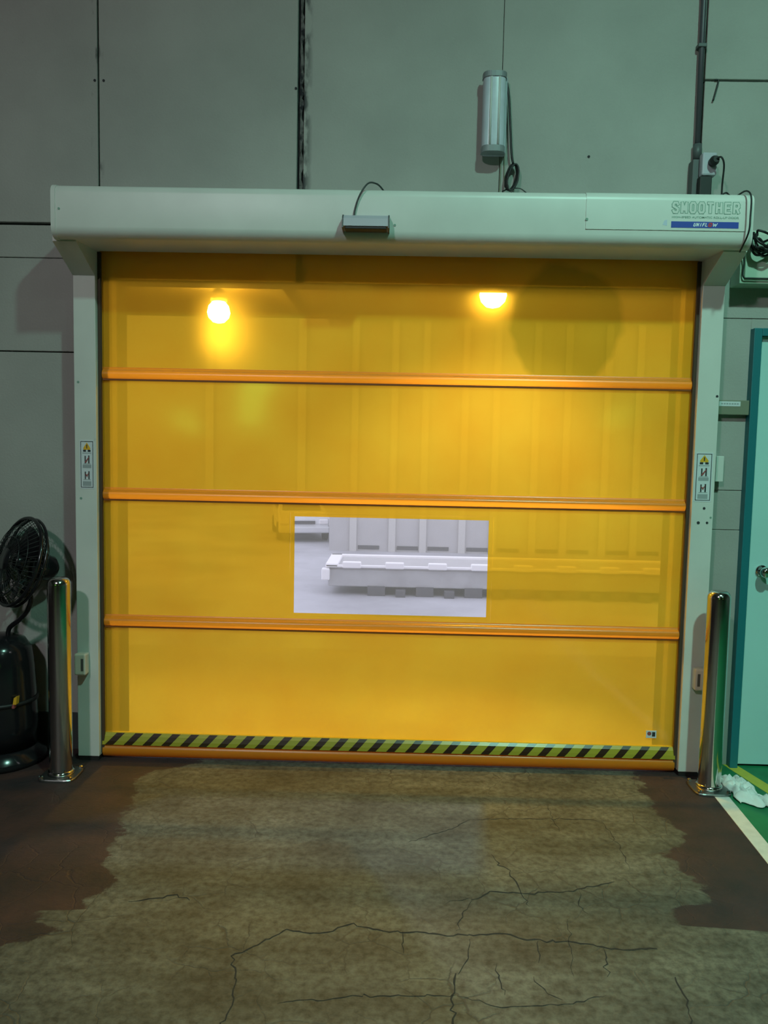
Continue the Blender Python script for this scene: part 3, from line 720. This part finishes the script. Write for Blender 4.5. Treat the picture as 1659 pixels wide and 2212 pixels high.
pr = [(0.0, 0.0), (0.020, 0.0), (0.022, 0.030), (0.014, 0.050), (0.0, 0.050)]
addlathe(bm, pr, 0, 0, 20)
bmesh.ops.rotate(bm, verts=bm.verts, cent=(0, 0, 0), matrix=Matrix.Rotation(PI/2, 3, 'X'))
bmesh.ops.translate(bm, verts=bm.verts, vec=(1.447, -0.003, 2.905))
frombm('plug', bm, M['black'], sk, smooth=False)
box('lower_cover', 1.396, 1.452, 0.0, 0.041, 2.69, 2.846, M['black'], sk, bev=0.004)
tube('plug_cable', smoothpath([(1.449, -0.050, 2.905), (1.463, -0.066, 2.908), (1.480, -0.060, 2.875), (1.488, -0.03, 2.80), (1.492, -0.02, 2.73), (1.495, -0.02, 2.669)]), 0.0042, M['cable'], sk)
keep(sk)
tag(sk, 'grey socket box with round black plug and cable below the conduit pipe', 'socket')
tag(tube('wall_cable', smoothpath([(1.475, 0.094, 3.315), (1.492, 0.094, 3.315), (1.490, 0.092, 3.30), (1.478, 0.090, 3.25), (1.470, 0.090, 3.22)], 4), 0.004, M['cable']),
    'short bent black wire poking from the wall joint beside the conduit', 'cable')
tag(tube('housing_cable', smoothpath([(1.38, -0.20, 2.668), (1.41, -0.20, 2.690), (1.440, -0.20, 2.708), (1.452, -0.22, 2.690), (1.462, -0.26, 2.676), (1.474, -0.33, 2.676), (1.479, -0.3735, 2.640), (1.480, -0.3735, 2.56), (1.476, -0.372, 2.49), (1.474, -0.30, 2.430)], 5), 0.0036, M['cable']),
    'thin black wire looping over the right end of the housing', 'cable')

# ------------------------------------------------------------------ control box at the right
ctl = empty('control_box', (1.78, 0.05, 2.36))
box('box_body', 1.600, 1.99, -0.010, 0.0995, 2.358, 2.600, M['ctrlbox'], ctl, bev=0.004)
box('box_lid', 1.618, 1.972, -0.022, -0.008, 2.382, 2.582, M['ctrlbox'], ctl, bev=0.003)
keep(ctl)
tag(ctl, 'pale green electrical control box on the wall above the teal door', 'control box')
tag(tube('box_cable', smoothpath([(1.600, -0.04, 2.50), (1.604, -0.032, 2.48), (1.607, -0.028, 2.46), (1.609, -0.026, 2.44), (1.610, -0.024, 2.385), (1.65, -0.024, 2.379), (1.80, -0.024, 2.378)], 5), 0.0035, M['cable']),
    'thin dark wire running down the corner of the pale control box', 'cable')
rb = random.Random(11)
bm = bmesh.new()
for q in range(9):
    pts = []
    z0 = 2.50+rb.uniform(0, 0.08); x0 = 1.626+rb.uniform(0, 0.02); y0 = -0.055-rb.uniform(0, 0.05)
    pts = [(x0, y0+0.02, 2.575-rb.uniform(0, .02)), (x0-0.008, y0, z0), (x0+0.015, y0-0.01, z0-0.045*rb.random()), (x0+0.06, y0, z0-0.015-0.03*rb.random()),
           (x0+0.14, y0, z0+rb.uniform(-0.03, 0.03)), (x0+0.24, y0, z0+rb.uniform(-0.03, 0.03)), (x0+0.30, -0.035, 2.56)]
    addtube(bm, smoothpath(pts, 6), 0.0055, 6)
tag(frombm('cable_bundle', bm, M['cable'], smooth=True), 'tangled bundle of black cables hanging over the pale control box', 'cable')

# ------------------------------------------------------------------ small fittings right of the column
rl = empty('wall_duct', (1.63, 0.09, 1.755))
box('duct_body', 1.545, 1.711, 0.066, 0.0995, 1.752, 1.822, M['rail'], rl, bev=0.003)
poly_xz('duct_label', [(1.566, 1.793), (1.668, 1.793), (1.668, 1.816), (1.566, 1.816)], 0.0650, 0.0662, M['paper'], rl)
for i in range(7):
    poly_xz('label_print', [(1.575+i*0.0125, 1.801), (1.584+i*0.0125, 1.801), (1.584+i*0.0125, 1.808), (1.575+i*0.0125, 1.808)], 0.0644, 0.0650, M['greyink'], rl)
keep(rl)
tag(rl, 'short olive cable duct with a white label between column and teal door', 'cable duct')
sw = empty('wall_switch', (1.585, 0.09, 1.428))
box('switch_box', 1.560, 1.598, 0.048, 0.0995, 1.428, 1.552, M['cream'], sw, bev=0.003)
box('switch_side', 1.552, 1.5605, 0.052, 0.0995, 1.430, 1.550, M['ink'], sw)
keep(sw)
tag(sw, 'narrow cream switch box on the wall right beside the guide column', 'switch')

# ------------------------------------------------------------------ teal door
d1 = empty('door_1', (2.2, 0.05, 0.0)); struct(d1, 'mint green door with dark teal frame and lever handle')
box('frame_post', 1.711, 1.750, 0.055, 0.135, 0.0, 2.165, M['teal'], d1, bev=0.003)
box('frame_post', 2.665, 2.702, 0.055, 0.135, 0.0, 2.165, M['teal'], d1, bev=0.003)
box('frame_head', 1.750, 2.665, 0.055, 0.135, 2.128, 2.165, M['teal'], d1, bev=0.003)
leaf = box('door_leaf', 1.750, 2.665, 0.085, 0.130, 0.012, 2.128, M['mint'], d1, bev=0.002)
bm = bmesh.new()
addlathe(bm, [(0, 0), (0.029, 0), (0.029, 0.008), (0.024, 0.012), (0.012, 0.012), (0.011, 0.045), (0.0, 0.045)], 0, 0, 28)
bmesh.ops.rotate(bm, verts=bm.verts, cent=(0, 0, 0), matrix=Matrix.Rotation(PI/2, 3, 'X'))
bmesh.ops.translate(bm, verts=bm.verts, vec=(1.822, 0.085, 0.993))
hr = frombm('handle_rose', bm, M['chrome'], d1, smooth=False)
bm = bmesh.new()
addlathe(bm, [(0, 0), (0.017, 0), (0.026, 0.010), (0.028, 0.022), (0.024, 0.036), (0.014, 0.042), (0, 0.042)], 0, 0, 28)
bmesh.ops.rotate(bm, verts=bm.verts, cent=(0, 0, 0), matrix=Matrix.Rotation(PI/2, 3, 'X'))
bmesh.ops.translate(bm, verts=bm.verts, vec=(1.822, 0.050, 0.993))
frombm('handle_knob', bm, M['chrome'], d1, smooth=True)
tube('handle_lever', smoothpath([(1.822, 0.022, 0.993), (1.85, 0.018, 0.990), (1.90, 0.018, 0.986), (1.935, 0.022, 0.984)]), 0.010, M['chrome'], d1, seg=12)
keep(d1)

# ------------------------------------------------------------------ bollards
def bollard(x, y, label):
    b = empty('steel_bollard', (x, y, 0))
    prof = [(0.0515, 0.010), (0.0515, 0.905)]+[(0.0515-0.030*(1-math.cos(math.radians(a))), 0.905+0.034*math.sin(math.radians(a))) for a in range(10, 91, 10)]+[(0.010, 0.9405), (0, 0.941)]
    post = lathe('post', prof, 0, 0, M['steel'], b, seg=48)
    post.data.set_sharp_from_angle(angle=math.radians(50))
    bm = bmesh.new()
    n = 40; r = 0.092; pts = []
    for k in range(n):
        a = 2*PI*k/n
        q = (abs(math.cos(a))**5+abs(math.sin(a))**5)**(-1/5)
        pts.append((r*0.92*q*math.cos(a), r*0.92*q*math.sin(a)))
    A = [bm.verts.new((px, py, 0.0)) for px, py in pts]; B = [bm.verts.new((px, py, 0.008)) for px, py in pts]; C_ = [bm.verts.new((px*0.97, py*0.97, 0.012)) for px, py in pts]
    for P, Q in ((A, B), (B, C_)):
        for k in range(n): bm.faces.new((P[k], P[(k+1) % n], Q[(k+1) % n], Q[k]))
    bm.faces.new(A[::-1]); bm.faces.new(C_)
    frombm('base_flange', bm, M['steel2'], b)
    lathe('base_collar', [(0.0516, 0.012), (0.060, 0.012), (0.058, 0.028), (0.0516, 0.031)], 0, 0, M['steel'], b)
    for sx in (-1, 1):
        for sy in (-1, 1):
            bm = bmesh.new(); addlathe(bm, [(0.010, 0.012), (0.010, 0.020), (0.006, 0.024), (0, 0.024)], sx*0.066, sy*0.066, 6)
            frombm('anchor_bolt', bm, M['chrome'], b)
    tag(b, label, 'bollard', 'steel bollards guarding the roll-up door')
    return b
bollard(-1.521, -0.243, 'polished steel bollard beside the black fan')
bollard(1.507, -0.203, 'polished steel bollard beside the white rag and teal door')

# ------------------------------------------------------------------ crumpled rag
bm = bmesh.new()
nx, ny = 26, 34
from mathutils import noise as mn
V = {}
for i in range(nx):
    for j in range(ny):
        u, v = i/(nx-1), j/(ny-1)
        e = 0.022*mn.noise(Vector((u*3.3, v*4.1, 1.0)))
        x = 1.575+0.028*v+u*(0.150-0.03*math.sin(3*v)) + e + 0.05*(v-0.5)*(u-0.5)
        y = -0.075-v*0.285 + 0.03*mn.noise(Vector((u*4, v*3, 5.0))) - 0.05*u*v
        ed = min(u, 1-u, v, 1-v)
        ridge = 1-abs(2*mn.noise(Vector((u*4.2+2, v*4.8, 2.0))))
        ridge2 = 1-abs(2*mn.noise(Vector((u*9.0+2, v*9.5, 7.0))))
        z = 0.005+max(0, (0.030*ridge+0.014*ridge2))*min(1, ed*5+0.12)
        V[i, j] = bm.verts.new((x, y, z))
for i in range(nx-1):
    for j in range(ny-1): bm.faces.new((V[i, j], V[i+1, j], V[i+1, j+1], V[i, j+1]))
rag = frombm('crumpled_rag', bm, M['rag'], smooth=True)
md = rag.modifiers.new('thickness', 'SOLIDIFY'); md.thickness = 0.003; md.offset = -1
tag(rag, 'crumpled white rag lying on the green floor beside the bollard', 'rag')

# ------------------------------------------------------------------ fan at the left edge
FX, FYc = -1.885, -0.07
fan = empty('pedestal_fan', (FX, FYc, 0))
tag(fan, 'black pedestal fan with round wire cage and glossy tank body by the wall', 'fan')
lathe('base', [(0, 0.0), (0.195, 0.0), (0.205, 0.015), (0.200, 0.035), (0.175, 0.060), (0.158, 0.085), (0, 0.085)], 0, 0, M['fanblack'], fan, seg=40)
lathe('tank_body', [(0, 0.085), (0.165, 0.085), (0.166, 0.20), (0.160, 0.36), (0.152, 0.48), (0.140, 0.555), (0.112, 0.600), (0.060, 0.622), (0, 0.626)], 0, 0, M['fanblack'], fan, seg=40)
lathe('tank_band', [(0.160, 0.300), (0.1685, 0.300), (0.1680, 0.318), (0.160, 0.318)], 0, 0, M['black'], fan, seg=40)
nrm = Vector((-0.62, -0.72, 0.30)).normalized()
C0 = Vector((0.105, -0.03, 0.985)); RF = 0.213
ax = nrm.cross(Vector((0, 0, 1))).normalized(); ay = ax.cross(nrm).normalized()
if ay.z < 0: ay = -ay
def ringpts(r, off, n=48): return [C0+nrm*off+ax*(r*math.cos(2*PI*k/n))+ay*(r*math.sin(2*PI*k/n)) for k in range(n)]
rim = bmesh.new()
addtube(rim, ringpts(RF, 0.0, 56), 0.009, 8, True); addtube(rim, ringpts(RF, -0.028, 56), 0.007, 8, True)
frombm('cage_rim', rim, M['fanblack'], fan, smooth=True)
for nm, sgn in (('front_grille', 1), ('rear_grille', -1)):
    bm = bmesh.new()
    for k in range(48):
        a = 2*PI*k/48; a2 = a+0.25
        d = ax*math.cos(a)+ay*math.sin(a); d2 = ax*math.cos(a2)+ay*math.sin(a2); dm = ax*math.cos(a+.1)+ay*math.sin(a+.1)
        addtube(bm, [C0+d*RF+nrm*(-0.014), C0+dm*RF*0.72+nrm*(-0.014+sgn*0.055), C0+d2*0.05+nrm*(-0.014+sgn*0.075)], 0.0016, 4)
    for rr, off in ((0.165, 0.052), (0.11, 0.066)):
        addtube(bm, ringpts(rr, -0.014+sgn*off, 36), 0.0018, 4, True)
    frombm(nm, bm, M['fanwire'], fan, smooth=True)
def alongn(prof, name, m):
    bm = bmesh.new(); addlathe(bm, prof, 0, 0, 24)
    rot = nrm.to_track_quat('Z', 'Y').to_matrix()
    for v in bm.verts: v.co = C0+rot@v.co
    return frombm(name, bm, m, fan, smooth=True)
alongn([(0, 0.066), (0.05, 0.064), (0.052, 0.058), (0, 0.056)], 'hub_badge', M['fanblack'])
alongn([(0, 0.025), (0.035, 0.02), (0.038, -0.03), (0, -0.035)], 'blade_hub', M['fanblack'])
alongn([(0, -0.085), (0.06, -0.088), (0.066, -0.12), (0.060, -0.17), (0.035, -0.195), (0, -0.20)], 'motor_housing', M['fanblack'])
for q in range(3):
    bm = bmesh.new(); rows = []
    a0 = 2*PI*q/3
    for i in range(7):
        r = 0.03+0.155*i/6
        row = []
        for j in range(6):
            t = (j/5-0.5)*(0.9+0.35*math.sin(PI*i/6))
            a = a0+t+0.25*i/6
            row.append(bm.verts.new(C0+ax*(r*math.cos(a))+ay*(r*math.sin(a))+nrm*(-0.01-0.045*(j/5-0.5))))
        rows.append(row)
    for A, B in zip(rows, rows[1:]):
        for j in range(5): bm.faces.new((A[j], A[j+1], B[j+1], B[j]))
    bl = frombm('blade', bm, M['fanblack'], fan, smooth=True)
    bl.modifiers.new('thickness', 'SOLIDIFY').thickness = 0.003
# yoke: two bent tubes from the tank up to the cage
pr_ = C0+ax*RF*(1 if ax.x > 0 else -1)
pl_ = C0-ax*RF*(1 if ax.x > 0 else -1)
low = C0-ay*RF
tube('yoke_arm', smoothpath([(0.045, -0.01, 0.60), (0.060, -0.03, 0.66), (0.115, -0.04, 0.705), (0.160, -0.05, 0.755), (0.176, -0.05, 0.82), pr_*0.35+low*0.65+nrm*-0.03, pr_*0.65+low*0.35+nrm*-0.035, pr_+nrm*-0.03]), 0.0115, M['fanblack'], fan, seg=10)
tube('yoke_arm', smoothpath([(-0.045, -0.01, 0.60), (-0.055, -0.05, 0.66), (-0.03, -0.10, 0.72), (-0.012, -0.13, 0.80), pl_*0.5+low*0.5+nrm*-0.03, pl_+nrm*-0.03]), 0.0115, M['fanblack'], fan, seg=10)
tube('cord', smoothpath([(0.0, -0.04, 0.61), (0.005, -0.05, 0.70), (0.01, -0.04, 0.80), tuple(C0+nrm*-0.15)]), 0.006, M['cable'], fan)
poly_xz('body_mark', [(0.118, 0.318), (0.134, 0.318), (0.138, 0.355), (0.124, 0.350)], -0.128, -0.10, M['orangeink'], fan)
poly_xz('body_mark', [(0.114, 0.300), (0.126, 0.300), (0.126, 0.317), (0.116, 0.317)], -0.130, -0.10, M['redink'], fan)

# ------------------------------------------------------------------ outside, seen through the clear window
struct(box('dock_slab', -12, 12, 0.30, 2.2, -1.5, 0.0, M['yard']), 'concrete apron directly outside the roll-up door')
struct(box('yard_ground', -40, 40, 2.2, 70, -1.7, -1.5, M['yard']), 'pale grey yard ground outside the roll-up door')
pf = empty('low_platform', (1.9, 13.0, -1.5))
PX0, PX1, PF, PB, PT = -1.42, 6.5, 12.35, 13.85, -0.86
box('platform_body', PX0+0.05, PX1, PF+0.06, PB-0.05, -1.32, PT-0.10, M['platform'], pf, bev=0.02)
box('deck', PX0+0.08, PX1, PF+0.08, PB-0.10, PT-0.10, PT-0.03, M['greywall'], pf)
box('rear_rail', PX0, PX1, PB-0.14, PB, PT-0.10, PT+0.02, M['whitepaint'], pf, bev=0.015)
box('front_rail', PX0, PX1, PF, PF+0.08, PT-0.06, PT-0.01, M['whitepaint'], pf, bev=0.01)
box('end_rail', PX0, PX0+0.26, PF, PB, PT-0.06, PT+0.02, M['whitepaint'], pf, bev=0.02)
box('corner_post', PX0-0.08, PX0+0.09, PF-0.05, PF+0.12, PT-0.33, PT-0.08, M['whitepaint'], pf, bev=0.03)
xx = PX0+0.35
while xx < PX1-0.5:
    box('rail_block', xx, xx+0.38, PF-0.03, PF+0.12, PT-0.07, PT+0.06, M['whitepaint'], pf, bev=0.02)
    xx += 0.88
xx = PX0+0.55
while xx < PX1-0.6:
    box('support_foot', xx+0.32, xx+0.68, PF+0.02, PB-0.1, -1.5, -1.30, M['slot'], pf)
    box('support_foot', xx+0.90, xx+1.10, PF-0.10, PF+0.2, -1.5, -1.36, M['slot'], pf)
    xx += 1.0
keep(pf)
tag(pf, 'low grey platform with white edge rails seen through the clear window', 'platform')
ob = empty('outbuilding', (3.0, 21.0, -1.5))
box('wall', -1.95, 22, 19.4, 24, -1.5, 5.2, M['greywall'], ob)
for k in range(22):
    xs = -1.35+k*1.02+(0.12 if k % 2 else 0)
    box('pilaster', xs, xs+0.20, 19.33, 19.42, -1.5, 5.2, M['palegrey'], ob)
    box('base_vent', xs+0.25, xs+0.87, 19.38, 19.43, -1.44, -1.33, M['slot'], ob)
box('roof', -2.1, 22.2, 19.2, 24.2, 5.2, 5.35, M['palegrey'], ob)
keep(ob)
tag(ob, 'grey panelled building across the yard behind the low platform', 'building')
fb = empty('sky_block_building', (-10, 36, -1.5))  # building added to block the bright sky behind the curtain
box('wall', -30, 14, 36, 40, -1.5, 9.0, M['greywall'], fb)
for k in range(9):
    box('pilaster', -28+k*4.6, -27.6+k*4.6, 35.85, 36.05, -1.5, 9.0, M['palegrey'], fb)
box('parapet', -30.2, 14.2, 35.8, 40.2, 9.0, 9.3, M['palegrey'], fb)
keep(fb)
tag(fb, 'added tall pale building hiding the sky far behind the parked car', 'building')
# parked car, its front three-quarter view at the window's left edge
car = empty('parked_car', (-3.30, 23.1, -1.5))
tag(car, 'white parked car in the upper left corner of the clear window', 'car')
prof = [(-1.9, 0.28), (-1.95, 0.55), (-1.85, 0.78), (-0.95, 0.90), (-0.35, 1.36), (0.95, 1.40), (1.55, 0.98), (1.95, 0.92), (2.0, 0.35), (1.9, 0.25)]
bm = bmesh.new()
A = [bm.verts.new((-0.80 if z < 1 else -0.64, y, z)) for y, z in prof]; B = [bm.verts.new((0.80 if z < 1 else 0.64, y, z)) for y, z in prof]
n = len(prof)
for k in range(n): bm.faces.new((A[k], A[(k+1) % n], B[(k+1) % n], B[k]))
bm.faces.new(A[::-1]); bm.faces.new(B)
bmesh.ops.bevel(bm, geom=list(bm.edges), offset=0.05, segments=2, affect='EDGES')
frombm('car_body', bm, M['carpaint'], car)
bm = bmesh.new()
q = [bm.verts.new(v) for v in ((-0.64, -0.93, 0.935), (0.64, -0.93, 0.935), (0.56, -0.42, 1.345), (-0.56, -0.42, 1.345))]
bm.faces.new(q); frombm('windscreen', bm, M['carglass'], car)
for s in (-1, 1):
    bm = bmesh.new()
    q = [bm.verts.new(v) for v in ((s*0.80, -0.75, 0.97), (s*0.80, 1.35, 1.0), (s*0.69, 0.90, 1.33), (s*0.69, -0.25, 1.30))]
    bm.faces.new(q); frombm('side_window', bm, M['carglass'], car)
    box('headlight', s*0.62-0.14, s*0.62+0.14, -1.96, -1.86, 0.58, 0.72, M['whitepaint'], car, bev=0.02)
    for wy in (-1.25, 1.25):
        bm = bmesh.new(); addlathe(bm, [(0, -0.09), (0.28, -0.09), (0.30, -0.06), (0.30, 0.06), (0.28, 0.09), (0, 0.09)], 0, 0, 24)
        bmesh.ops.rotate(bm, verts=bm.verts, cent=(0, 0, 0), matrix=Matrix.Rotation(PI/2, 3, 'Y'))
        bmesh.ops.translate(bm, verts=bm.verts, vec=(s*0.74, wy, 0.30))
        frombm('wheel', bm, M['tyre'], car)
box('grille', -0.34, 0.34, -1.965, -1.90, 0.58, 0.68, M['slot'], car)
box('bumper', -0.80, 0.80, -2.0, -1.85, 0.30, 0.50, M['carpaint'], car, bev=0.04)
car.rotation_euler = (0, 0, math.radians(12))

# canopy over the apron and the lamps burning under it
cp = empty('door_canopy', (0, 0.31, 2.63))
box('canopy_slab', -7, 7, 0.301, 3.0, CZ+0.03, CZ+0.20, M['canopy'], cp)
box('canopy_fascia', -7, 7, 2.94, 3.0, CZ, CZ+0.24, M['canopy'], cp)
for k in range(8):
    box('canopy_beam', -6.3+k*1.8, -6.2+k*1.8, 0.301, 2.94, CZ-0.0, CZ+0.04, M['canopy'], cp)
keep(cp)
tag(cp, 'dark flat canopy outside above the door seen faintly through the curtain top', 'canopy')
def canopy_lamp(loc, label, aim, power):
    la = empty('canopy_lamp', loc)
    lathe('bulb', [(0, -0.075), (0.04, -0.065), (0.07, -0.035), (0.08, 0.0), (0.07, 0.045), (0.045, 0.075), (0, 0.085)], 0, 0, M['bulb'], la, seg=24)
    lathe('lamp_socket', [(0, 0.085), (0.045, 0.076), (0.05, 0.13), (0.03, 0.16), (0, 0.16)], 0, 0, M['darkbox'], la, seg=20)
    tube('stem', [(0, 0, 0.15), (0, 0, CZ+0.029-loc[2])], 0.012, M['darkbox'], la)
    # small reflector ring; the spot below is added to brighten floor and curtain
    lathe('reflector', [(0.056, 0.078), (0.060, 0.095), (0.056, 0.128), (0.051, 0.128), (0.054, 0.095), (0.051, 0.078)], 0, 0, M['palegrey'], la, seg=24)
    l = bpy.data.lights.new('added_lamp_spot', 'SPOT'); l.energy = power; l.spot_size = math.radians(92); l.spot_blend = 0.8
    l.shadow_soft_size = 0.05; l.color = (1.0, 0.96, 0.86)
    o = bpy.data.objects.new('added_lamp_spot', l); COL.objects.link(o); o.parent = la; o.location = (0, 0, -0.14)
    o.rotation_euler = (Vector(aim)-Vector(loc)).to_track_quat('-Z', 'Y').to_euler()
    tag(la, label, 'lamp', 'lamps under the outside canopy')
canopy_lamp((0.556, 0.90, 2.455), 'lit lamp glowing through the upper right of the yellow curtain', (0.35, -0.55, 0.0), 245)
canopy_lamp((-1.25, 1.80, 2.474), 'lit lamp glowing through the upper left of the yellow curtain', (-0.8, -0.6, 0.0), 170)
